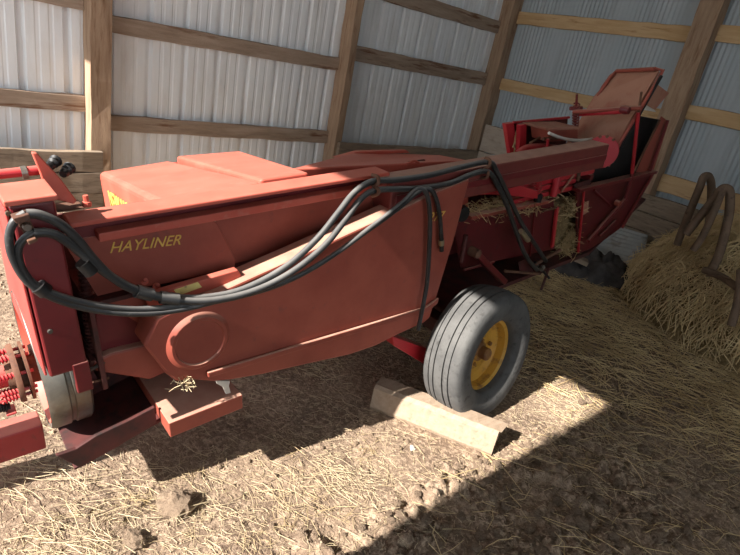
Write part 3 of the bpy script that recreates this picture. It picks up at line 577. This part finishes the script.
hose([(-1.715,-0.118,0.961),(-1.688,-0.118,0.954),(-1.65,-0.118,0.924),(-1.618,-0.118,0.875),(-1.59,-0.118,0.815),(-1.554,-0.118,0.754),(-1.499,-0.118,0.697),(-1.411,-0.11,0.647),(-1.302,-0.12,0.618),(-1.178,-0.125,0.615),(-1.032,-0.125,0.653),(-0.905,-0.12,0.725),(-0.811,-0.11,0.802),(-0.731,-0.09,0.855),(-0.636,-0.07,0.878),(-0.52,-0.07,0.868),(-0.342,-0.07,0.864),(-0.16,-0.07,0.875),(0.003,-0.075,0.878),(0.064,-0.08,0.828),(0.202,-0.07,0.689),(0.356,-0.06,0.532),(0.531,-0.05,0.377),(0.744,-0.02,0.207)], 0.0115)
hose([(-1.708,-0.118,0.912),(-1.675,-0.118,0.905),(-1.645,-0.118,0.878),(-1.607,-0.118,0.825),(-1.567,-0.118,0.769),(-1.503,-0.118,0.703),(-1.411,-0.125,0.646),(-1.292,-0.14,0.614),(-1.153,-0.145,0.61),(-1.014,-0.145,0.642),(-0.885,-0.14,0.706),(-0.783,-0.12,0.778),(-0.702,-0.09,0.825),(-0.624,-0.07,0.842),(-0.52,-0.075,0.834),(-0.399,-0.08,0.822),(-0.23,-0.08,0.819),(-0.102,-0.08,0.84),(0.002,-0.08,0.836),(0.09,-0.08,0.761),(0.211,-0.07,0.633),(0.344,-0.06,0.47),(0.483,-0.05,0.312),(0.656,-0.03,0.177)], 0.0115)
# couplings and ties
bm = BM(); add_tube(bm, [(-0.275,-0.11,0.619), (-0.255,-0.11,0.533)], [0.010, 0.010], 10); finish('hose_coupling', bm, M['black'], B, 0, 40)
bm = BM(); add_tube(bm, [(-0.267,-0.11,0.586), (-0.262,-0.11,0.562)], 0.0125, 10); finish('coupling_ring', bm, M['brass'], B, 0, 40)
bm = BM(); add_tube(bm, [(0.38,-0.055,0.477), (0.468,-0.05,0.407)], 0.015, 10); finish('hose_coupling', bm, M['brass'], B, 0, 40)
lathe_part('hose_end', [(0, -0.015), (0.014, -0.015), (0.014, 0.015), (0, 0.015)], (0.703,-0.03,0.177), (1, 0.3, 0.2), 'steel', 10)
for p0, p1 in (((-1.499,-0.118,0.696), (-1.458,-0.118,0.671)), ((-1.436,-0.118,0.657), (-1.388,-0.125,0.639))):
    bm = BM(); add_tube(bm, [p0, p1], 0.019, 10); finish('hose_sleeve', bm, M['hose'], B, 0, 40)
for p0, p1 in (((-1.618,-0.118,0.814), (-1.6,-0.118,0.78)), ((-1.724,-0.118,0.774), (-1.71,-0.118,0.753))):
    bm = BM(); add_tube(bm, [p0, p1], 0.02, 10); finish('hose_tie', bm, M['black'], B, 0, 40)
def clamp(cx, pts):
    bm = BM(); add_tube(bm, pts, 0.007, 8, 3)
    c = finish('hose_clamp', bm, M['rust'], B, 0, 50)
clamp(0, [(-0.635,-0.065,0.9),(-0.627,-0.09,0.899),(-0.624,-0.09,0.873),(-0.63,-0.07,0.86),(-0.622,-0.09,0.854),(-0.62,-0.09,0.835),(-0.627,-0.065,0.82)])
clamp(0, [(-0.016,-0.065,0.895),(-0.012,-0.09,0.892),(-0.012,-0.09,0.867),(-0.016,-0.07,0.849),(-0.011,-0.09,0.84),(-0.012,-0.09,0.818),(-0.013,-0.065,0.807)])

# caught hay on the baler
def add_straw(bm, p, d, L, w, bend=0.0, up=0.0):
    d = Vector(d).normalized(); s = d.cross(Vector((0, 0, 1)))
    if s.length < 1e-3: s = Vector((1, 0, 0))
    s.normalize(); n = s.cross(d)
    p = Vector(p); prev = None
    for i, tt in enumerate((-0.5, 0.0, 0.5)):
        c = p + d * L * tt + s * bend * L * (0.25 - tt * tt) * 2 + n * up * L * (0.25 - tt * tt) * 2
        ring = [bm.verts.new(c + s * w), bm.verts.new(c - s * w), bm.verts.new(c + n * w * 1.3)]
        if prev:
            for k in range(3): bm.faces.new((prev[k], prev[(k + 1) % 3], ring[(k + 1) % 3], ring[k]))
        prev = ring
def rnd_dir(flat=1.0):
    return Vector((random.gauss(0, 1), random.gauss(0, 1), random.gauss(0, 1) * flat)).normalized()
bm = BM()
def tuft(c, sp, n, L=0.09, w=0.0018, flat=0.5):
    for _ in range(n):
        add_straw(bm, Vector(c) + Vector([random.gauss(0, s) for s in sp]), rnd_dir(flat), L * random.uniform(0.4, 1.2), w, random.uniform(-.3, .3))
tuft((0.17,0.08,0.57), (0.10, 0.02, 0.02), 90); tuft((0.513,0.12,0.537), (0.12, 0.05, 0.015), 260); tuft((0.736,0.2,0.498), (0.12, 0.06, 0.02), 160)
tuft((1.095,0.1,0.434), (0.05, 0.02, 0.03), 120); tuft((1.173,0.1,0.201), (0.04, 0.02, 0.05), 160, 0.10, 0.0018, 1.5); tuft((1.143,0.08,0.146), (0.05, 0.02, 0.02), 60)
o = finish('caught_hay', bm, M['hay'], B); o['kind'] = 'stuff'; o['label'] = 'yellow hay caught along the bale chamber'
bm = BM(); add_prism(bm, [(0.966,0.13,0.452),(1.187,0.13,0.454),(1.36,0.13,0.063),(1.09,0.13,0.138)], (0, 0.3, 0)); o = finish('bale_in_chamber', bm, M['haybase'], B, 0.01)
bm = BM(); tuft((-1.374,-0.09,0.304), (0.015, 0.01, 0.01), 40, 0.05, 0.0012, 1); o = finish('caught_chaff', bm, M['straw'], B); o['kind'] = 'stuff'

# ------------------------------------------------------------------ chock block in front of the wheel
bl, br, tr, tl = Vector((1.656,1.509,0)), Vector((1.95,0.956,0)), Vector((2.167,1.032,0.03)), Vector((1.709,1.517,0.13))
ax = (br - bl); Lb = ax.length; ax.normalize(); sd = Vector((-ax.y, ax.x, 0))
if sd.x < 0: sd = -sd
bm = BM(); N_ = 26; rings = []
rb = random.Random(3)
for i in range(N_ + 1):
    t = i / N_; r = []
    for (u_, v_) in ((-0.015, 0.0), (0.09, 0.0), (0.10, 0.02), (0.10, 0.118), (0.088, 0.130), (0.0, 0.132), (-0.018, 0.118), (-0.024, 0.02)):
        e = 0.0
        if i == N_: e = rb.uniform(-0.035, 0.01)
        r.append(bm.verts.new(bl + ax * (Lb * t + e) + sd * (u_ + rb.uniform(-1, 1) * 0.0015) + Vector((0, 0, v_ - 0.005 + rb.uniform(-1, 1) * 0.0015))))
    rings.append(r)
for A, C in zip(rings, rings[1:]):
    for k in range(8): bm.faces.new((A[k], A[(k + 1) % 8], C[(k + 1) % 8], C[k]))
bm.faces.new(rings[0][::-1]); bm.faces.new(rings[-1])
block = tag(finish('timber_block', bm, M['block'], None, 0.004), 'pale square timber block chocking the baler wheel on the ground', 'timber block')

# ------------------------------------------------------------------ hay heap and strewn hay
HC = (5.75, 0.60); HR = (1.5, 1.42)
def heap_h(x, y):
    dx, dy = (x - HC[0]) / HR[0], (y - HC[1]) / HR[1]
    r2 = dx * dx + dy * dy
    if r2 >= 1: return 0.0
    h = 0.93 * (1 - r2) ** 0.55
    h *= 1 + 0.25 * noise.noise(Vector((x * 2.3, y * 2.3, 9)))
    return max(0, h)
bm = BM(); st = 0.06
xs = [4.2 + st * i for i in range(31)]; ys = [-0.85 + st * i for i in range(50)]
V = {}
for i, x in enumerate(xs):
    for j, y in enumerate(ys):
        V[i, j] = bm.verts.new((x, y, gz(x, y) - 0.03 + heap_h(x, y) + (0.03 * noise.noise(Vector((x * 9, y * 9, 2))) if heap_h(x, y) > 0.02 else 0)))
for i in range(len(xs) - 1):
    for j in range(len(ys) - 1): bm.faces.new((V[i, j], V[i + 1, j], V[i + 1, j + 1], V[i, j + 1]))
rh = random.Random(11); random.seed(11)
def strand(p, d, L, w, bend, up): add_straw(bm, p, d, L, w, bend, up)
for _ in range(17000):
    a = random.uniform(0, 2 * PI); r = math.sqrt(random.random()) * 1.0
    x = HC[0] + HR[0] * r * math.cos(a); y = HC[1] + HR[1] * r * math.sin(a)
    if x > 5.98 or y < -0.8: continue
    h = gz(x, y) - 0.02 + heap_h(x, y)
    gx = (heap_h(x + .03, y) - heap_h(x - .03, y)) / .06; gy = (heap_h(x, y + .03) - heap_h(x, y - .03)) / .06
    d = rnd_dir(0.3); d.z += d.x * gx + d.y * gy
    if random.random() < 0.2: d = Vector((-gx + random.gauss(0, .5), -gy + random.gauss(0, .5), 0)); d.z = d.x * gx + d.y * gy
    strand((x, y, h + random.uniform(0.0, 0.05)), d, random.uniform(0.1, 0.32), random.uniform(0.0018, 0.0042), random.uniform(-.6, .6), random.uniform(-.1, .5))
heap = tag(finish('hay_heap', bm, M['heaphay'], None), 'big loose heap of dry yellow hay piled against the back wall', 'hay heap', None, 'stuff')
heap.data.materials.append(M['haybase'])
nb = (len(xs) - 1) * (len(ys) - 1)
for p in heap.data.polygons[:nb]: p.material_index = 1

bm = BM(); random.seed(5)
n = 0
while n < 17000:
    x = random.uniform(2.0, 6.0); y = random.uniform(-0.4, 4.3)
    # thick beyond the wheel, thinning towards the viewer and the lit patch
    dens = smooth(2.4, 3.8, x + 0.35 * (y - 1.2)) * (0.55 + 0.45 * smooth(-.3, .8, noise.noise(Vector((x * 1.7, y * 1.7, 0)))))
    if y > 2.4: dens *= 0.5
    if random.random() > dens: continue
    n += 1
    d = Vector((random.gauss(0.35, 0.8), random.gauss(-0.3, 0.8), random.gauss(0, 0.10)))
    add_straw(bm, (x, y, gz(x, y) + random.uniform(0.0, 0.028)), d, random.uniform(0.05, 0.26), random.uniform(0.0010, 0.0026), random.uniform(-.35, .35), random.uniform(0, .1))
for _ in range(420):
    x = random.uniform(1.3, 3.3); y = random.uniform(-0.3, 0.95)
    add_straw(bm, (x, y, gz(x, y) + random.uniform(0.004, 0.02)), Vector((random.gauss(0.3, .5), random.gauss(-.5, .5), random.gauss(0, .06))), random.uniform(0.05, 0.2), random.uniform(0.0008, 0.0016), random.uniform(-.4, .4), random.uniform(0, .15))
tag(finish('strewn_hay', bm, M['hay'], None), 'thick mat of flattened hay strewn on the floor beyond the wheel', 'strewn hay', None, 'stuff')
bm = BM(); n = 0
while n < 11000:
    x = random.uniform(0.0, 3.2); y = random.uniform(-0.1, 2.6)
    dens = 0.30 + 0.7 * smooth(0.0, 0.5, noise.noise(Vector((x * 2.1, y * 2.1, 7))))
    if x < 0.85 and 1.05 < y < 1.5: dens = 1
    if y < 0.9 and x < 2.6: dens *= 0.55
    if random.random() > dens: continue
    n += 1
    d = Vector((random.gauss(0.3, 0.7), random.gauss(-0.3, 0.7), random.gauss(0, 0.08)))
    L = random.uniform(0.012, 0.05) if random.random() < 0.85 else random.uniform(0.06, 0.17)
    add_straw(bm, (x, y, gz(x, y) + random.uniform(0.001, 0.010)), d, L, random.uniform(0.0004, 0.0010), random.uniform(-.3, .3), random.uniform(0, .1))
# long stalks lying in the lit foreground
for px in [(0.217,1.63,0.01), (0.301,1.485,0.01), (0.455,1.494,0.01), (0.295,1.731,0.02), (0.357,1.362,0.01), (0.559,1.409,0.01), (0.211,1.449,0.01), (0.37,1.588,0.015), (0.982,1.251,0.01), (1.14,1.283,0.01), (1.151,1.099,0.01)]:
    for k in range(13):
        c = Vector(px) + Vector((random.gauss(0, .08), random.gauss(0, .08), random.uniform(0, .02)))
        add_straw(bm, c, Vector((random.gauss(0.5, .6), random.gauss(-.4, .6), random.gauss(0, .12))), random.uniform(0.05, 0.17), random.uniform(0.0006, 0.0014), random.uniform(-.3, .3), random.uniform(0, .1))
tag(finish('loose_straw', bm, M['straw'], None), 'thin scatter of pale straw and chaff over the bare floor', 'loose straw', None, 'stuff')

# ------------------------------------------------------------------ clods and stones
def lump_mesh(name, mat, seed, sub=3, sharp=0.35):
    bm = BM(); bmesh.ops.create_icosphere(bm, subdivisions=sub, radius=1.0)
    o_ = Vector((seed * 7.3, seed * 3.1, seed))
    for v in bm.verts:
        k = 1 + sharp * noise.noise(v.co * 1.1 + o_) + 0.35 * noise.noise(v.co * 2.3 + o_) + 0.22 * noise.noise(v.co * 5 + o_)
        v.co = Vector((v.co.x, v.co.y * 0.85, v.co.z * 0.62)) * k
    me = bpy.data.meshes.new(name); bm.to_mesh(me); bm.free(); me.materials.append(mat)
    return me
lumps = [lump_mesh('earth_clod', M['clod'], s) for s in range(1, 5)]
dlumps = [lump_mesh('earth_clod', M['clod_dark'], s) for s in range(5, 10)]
def put_lump(me, x, y, r, label, cat, group=None, name='earth_clod', sink=0.3):
    o = bpy.data.objects.new(name, me); COL.objects.link(o)
    o.location = (x, y, gz(x, y) + r * (0.62 - sink) * 0.8); o.scale = (r, r, r)
    o.rotation_euler = (random.uniform(-.3, .3), random.uniform(-.3, .3), random.uniform(0, 2 * PI))
    return tag(o, label, cat, group)
random.seed(21)
def free(x, y):
    q = Vector((x, y, 0)) - bl; return not (-0.05 < q.dot(ax) < Lb + 0.05 and -0.06 < q.dot(sd) < 0.2)
spots = []; n = 0
while n < 290:
    x = random.uniform(0.95, 3.0); y = random.uniform(0.05, 0.99)
    if x > 2.2 and random.random() > 0.35: continue
    if noise.noise(Vector((x * 3, y * 3, 4))) < -0.15 - 0.0 and random.random() < 0.7: continue
    r = random.uniform(0.010, 0.022) if random.random() < 0.85 else random.uniform(0.022, 0.034)
    if not free(x, y) or any((x - a) ** 2 + (y - b_) ** 2 < (0.75 * (r + c)) ** 2 for a, b_, c in spots): continue
    spots.append((x, y, r)); n += 1
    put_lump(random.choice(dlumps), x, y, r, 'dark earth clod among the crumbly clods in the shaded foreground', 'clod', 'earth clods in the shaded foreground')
n = 0
while n < 46:
    x = random.uniform(0.25, 2.4); y = random.uniform(1.0, 1.5)
    r = random.uniform(0.007, 0.015)
    if not free(x, y) or any((x - a) ** 2 + (y - b_) ** 2 < (r + c) ** 2 for a, b_, c in spots): continue
    if (x - 0.0) ** 2 < 0: continue
    if x > 1.85: continue
    spots.append((x, y, r)); n += 1
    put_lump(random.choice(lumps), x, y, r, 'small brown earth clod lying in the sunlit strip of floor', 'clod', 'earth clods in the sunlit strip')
p = (0.636,1.376,0.01); put_lump(lumps[1], p[0], p[1], 0.062, 'large crusty earth clod in the sunlit left foreground', 'clod')
p = (0.47,1.295,0.01); put_lump(lumps[2], p[0], p[1], 0.035, 'brown clod at the bottom left of the sunlit floor', 'clod')
p = (0.935,1.032,0.01); put_lump(lumps[0], p[0], p[1], 0.02, 'round brown clod at the lower edge of the sunlit strip', 'clod')
p = (1.628,1.186,0.01); put_lump(lump_mesh('pale_stone', M['stone'], 14, 3, .25), p[0], p[1], 0.014, 'small white stone in front of the timber block', 'stone', None, 'pale_stone')
p = (1.59,1.199,0.01); put_lump(lumps[3], p[0] - 0.02, p[1] + 0.02, 0.015, 'round clod beside the small white stone', 'clod')
# crumbs too many to count
bm = BM(); random.seed(9)
def crumb(c, r):
    vs = [bm.verts.new(Vector(c) + r * Vector(d) * random.uniform(.7, 1.25)) for d in ((1, 0, -.2), (0, 1, -.2), (-1, 0, -.2), (0, -1, -.2), (.1, .1, .8))]
    for k in range(4): bm.faces.new((vs[k], vs[(k + 1) % 4], vs[4]))
n = 0
while n < 7000:
    x = random.uniform(0.1, 3.3); y = random.uniform(0.0, 1.9)
    if y > 1.0 and random.random() < 0.6: continue
    n += 1; crumb((x, y, gz(x, y) + 0.001), random.uniform(0.002, 0.008))
for _ in range(1500):
    x = random.uniform(-0.3, 1.4); y = random.uniform(1.9, 4.3); crumb((x, y, gz(x, y) + 0.001), random.uniform(0.005, 0.014))
tag(finish('earth_crumbs', bm, M['clod'], None), 'fine crumbs of dry earth and gravel spread over the floor', 'earth crumbs', None, 'stuff')

# ------------------------------------------------------------------ feeder frame, sheet and cloth at the back
FX = 5.0
ff = thing('hay_feeder', 'rusty bent-tube hay feeder frame half buried in the hay heap', 'hay feeder', (4.75,1.17,0.579))
base = ff.location.copy()
def loc(pts): return [Vector(p) - base for p in pts]
def fpart(name, pts, r, sm=5):
    bm = BM(); add_tube(bm, loc(pts), r, 10, sm); return finish(name, bm, M['feeder'], ff, 0, 50)
fpart('tube_hoop', [(4.75,1.452,0.612), (4.75,1.458,0.772), (4.75,1.461,1.075), (4.77,1.471,1.159), (4.8,1.453,1.18), (4.85,1.428,1.132), (4.95,1.408,0.998), (5.05,1.385,0.816)], 0.030)
fpart('tube_hoop', [(4.65,1.391,0.735), (4.65,1.358,0.861), (4.65,1.306,1.044), (4.65,1.283,1.128), (4.67,1.252,1.138), (4.7,1.228,1.091), (4.7,1.183,0.958), (4.65,1.133,0.75), (4.6,1.108,0.619), (4.55,1.112,0.526)], 0.032)
fpart('tube_hoop', [(4.6,1.286,0.646), (4.6,1.264,0.761), (4.6,1.257,0.961), (4.63,1.27,1.11)], 0.026)
fpart('bottom_rail', [(4.55,1.147,0.543), (4.47,1.002,0.559), (4.35,0.858,0.553), (4.25,0.705,0.548)], 0.026, 4)
fpart('upright', [(4.35,0.888,0.676), (4.3,0.817,0.488), (4.25,0.778,0.315)], 0.028, 4)
fpart('wire', [(4.45,1.094,0.529), (4.4,1.011,0.571), (4.35,0.927,0.599)], 0.005, 4)

# leaning corrugated sheet
bm = BM(); q = [Vector((5.55,2.586,0.009)), Vector((5.55,1.922,0.123)), Vector((5.95,2.115,0.363)), Vector((5.95,2.469,0.349))]
NU, NV = 60, 4; G = []
nn = (q[1] - q[0]).cross(q[3] - q[0]).normalized()
for i in range(NU + 1):
    row = []
    for j in range(NV + 1):
        s_, t_ = j / NV, i / NU
        c = (q[0] * (1 - s_) + q[1] * s_) * (1 - t_) + (q[3] * (1 - s_) + q[2] * s_) * t_
        row.append(bm.verts.new(c + nn * 0.012 * math.cos(2 * PI * t_ * 9)))
    G.append(row)
for i in range(NU):
    for j in range(NV): bm.faces.new((G[i][j], G[i + 1][j], G[i + 1][j + 1], G[i][j + 1]))
cs = tag(finish('corrugated_sheet', bm, M['corrugated'], None, 0, 0), 'grey corrugated metal sheet lying slanted under the chute end', 'metal sheet')
md = cs.modifiers.new('thick', 'SOLIDIFY'); md.thickness = 0.003

# dark cloth bundle
bm = BM(); NX, NY = 60, 40; c0 = Vector((4.999,2.161,0)); e1 = (Vector((5.028,1.691,0)) - Vector((4.663,2.402,0))); w1 = e1.length; e1.normalize(); e2 = Vector((-e1.y, e1.x, 0))
if e2.x < 0: e2 = -e2
G = []
for i in range(NX + 1):
    row = []
    for j in range(NY + 1):
        u_, v_ = i / NX * 2 - 1, j / NY * 2 - 1
        e = max(0, 1 - (abs(u_) ** 2.5 + abs(v_) ** 2.5)) ** 0.5
        h = e * (0.20 + 0.09 * noise.noise(Vector((u_ * 3, v_ * 3, 2))) + 0.06 * abs(noise.noise(Vector((u_ * 7 + v_ * 3, v_ * 7, 6)))))
        p = c0 + e1 * u_ * w1 * 0.52 + e2 * (v_ * 0.40 + 0.12 + 0.1 * noise.noise(Vector((u_ * 2, 0, 8))))
        row.append(bm.verts.new((p.x, p.y, gz(p.x, p.y) - 0.01 + h)))
    G.append(row)
for i in range(NX):
    for j in range(NY): bm.faces.new((G[i][j], G[i + 1][j], G[i + 1][j + 1], G[i][j + 1]))
tag(finish('crumpled_tarp', bm, M['tarp'], None, 0, 0), 'dark crumpled tarp bundle on the floor below the bale chute', 'tarp')
pb = Vector((4.795,2.23,0.18))
bm = BM(); add_box(bm, (-0.13, -0.1, -0.02), (0.13, 0.1, 0.02)); o = finish('board_scrap', bm, M['plank'], None, 0.003)
o.location = pb; o.rotation_euler = (0.15, 0.1, 0.5); tag(o, 'small grey board scrap lying on the dark tarp', 'board')

# ------------------------------------------------------------------ light, camera
wd = bpy.data.worlds.new('World'); SC.world = wd; wd.use_nodes = True
bg = wd.node_tree.nodes['Background']; bg.inputs['Color'].default_value = (0.80, 0.90, 1.0, 1); bg.inputs['Strength'].default_value = 1.5
sun = bpy.data.lights.new('sun', 'SUN'); sun.energy = 9.8; sun.angle = math.radians(0.6); sun.color = (1.0, 0.95, 0.89)
so = bpy.data.objects.new('sun', sun); COL.objects.link(so)
el, az = math.radians(33.8), math.radians(0.4)
dv = Vector((math.cos(el) * math.cos(az), math.cos(el) * math.sin(az), -math.sin(el)))
so.rotation_euler = dv.to_track_quat('-Z', 'Y').to_euler()

cam = bpy.data.cameras.new('camera'); co = bpy.data.objects.new('camera', cam); COL.objects.link(co)
cam.sensor_width = 36.0; cam.lens = 545.0 / 740.0 * 36.0; cam.clip_start = 0.05
Rm = Matrix([[0.751361, 0.113897, -0.649987], [-0.634244, 0.396579, -0.663671], [0.182181, 0.910907, 0.370213]]).to_4x4(); Rm.translation = Vector((0, 0, 1.55)); co.matrix_world = Rm
SC.camera = co
SC.view_settings.view_transform = 'Standard'; SC.view_settings.look = 'None'; SC.view_settings.gamma = 1.0
SC.view_settings.exposure = 0.6
SC.view_settings.use_curve_mapping = False
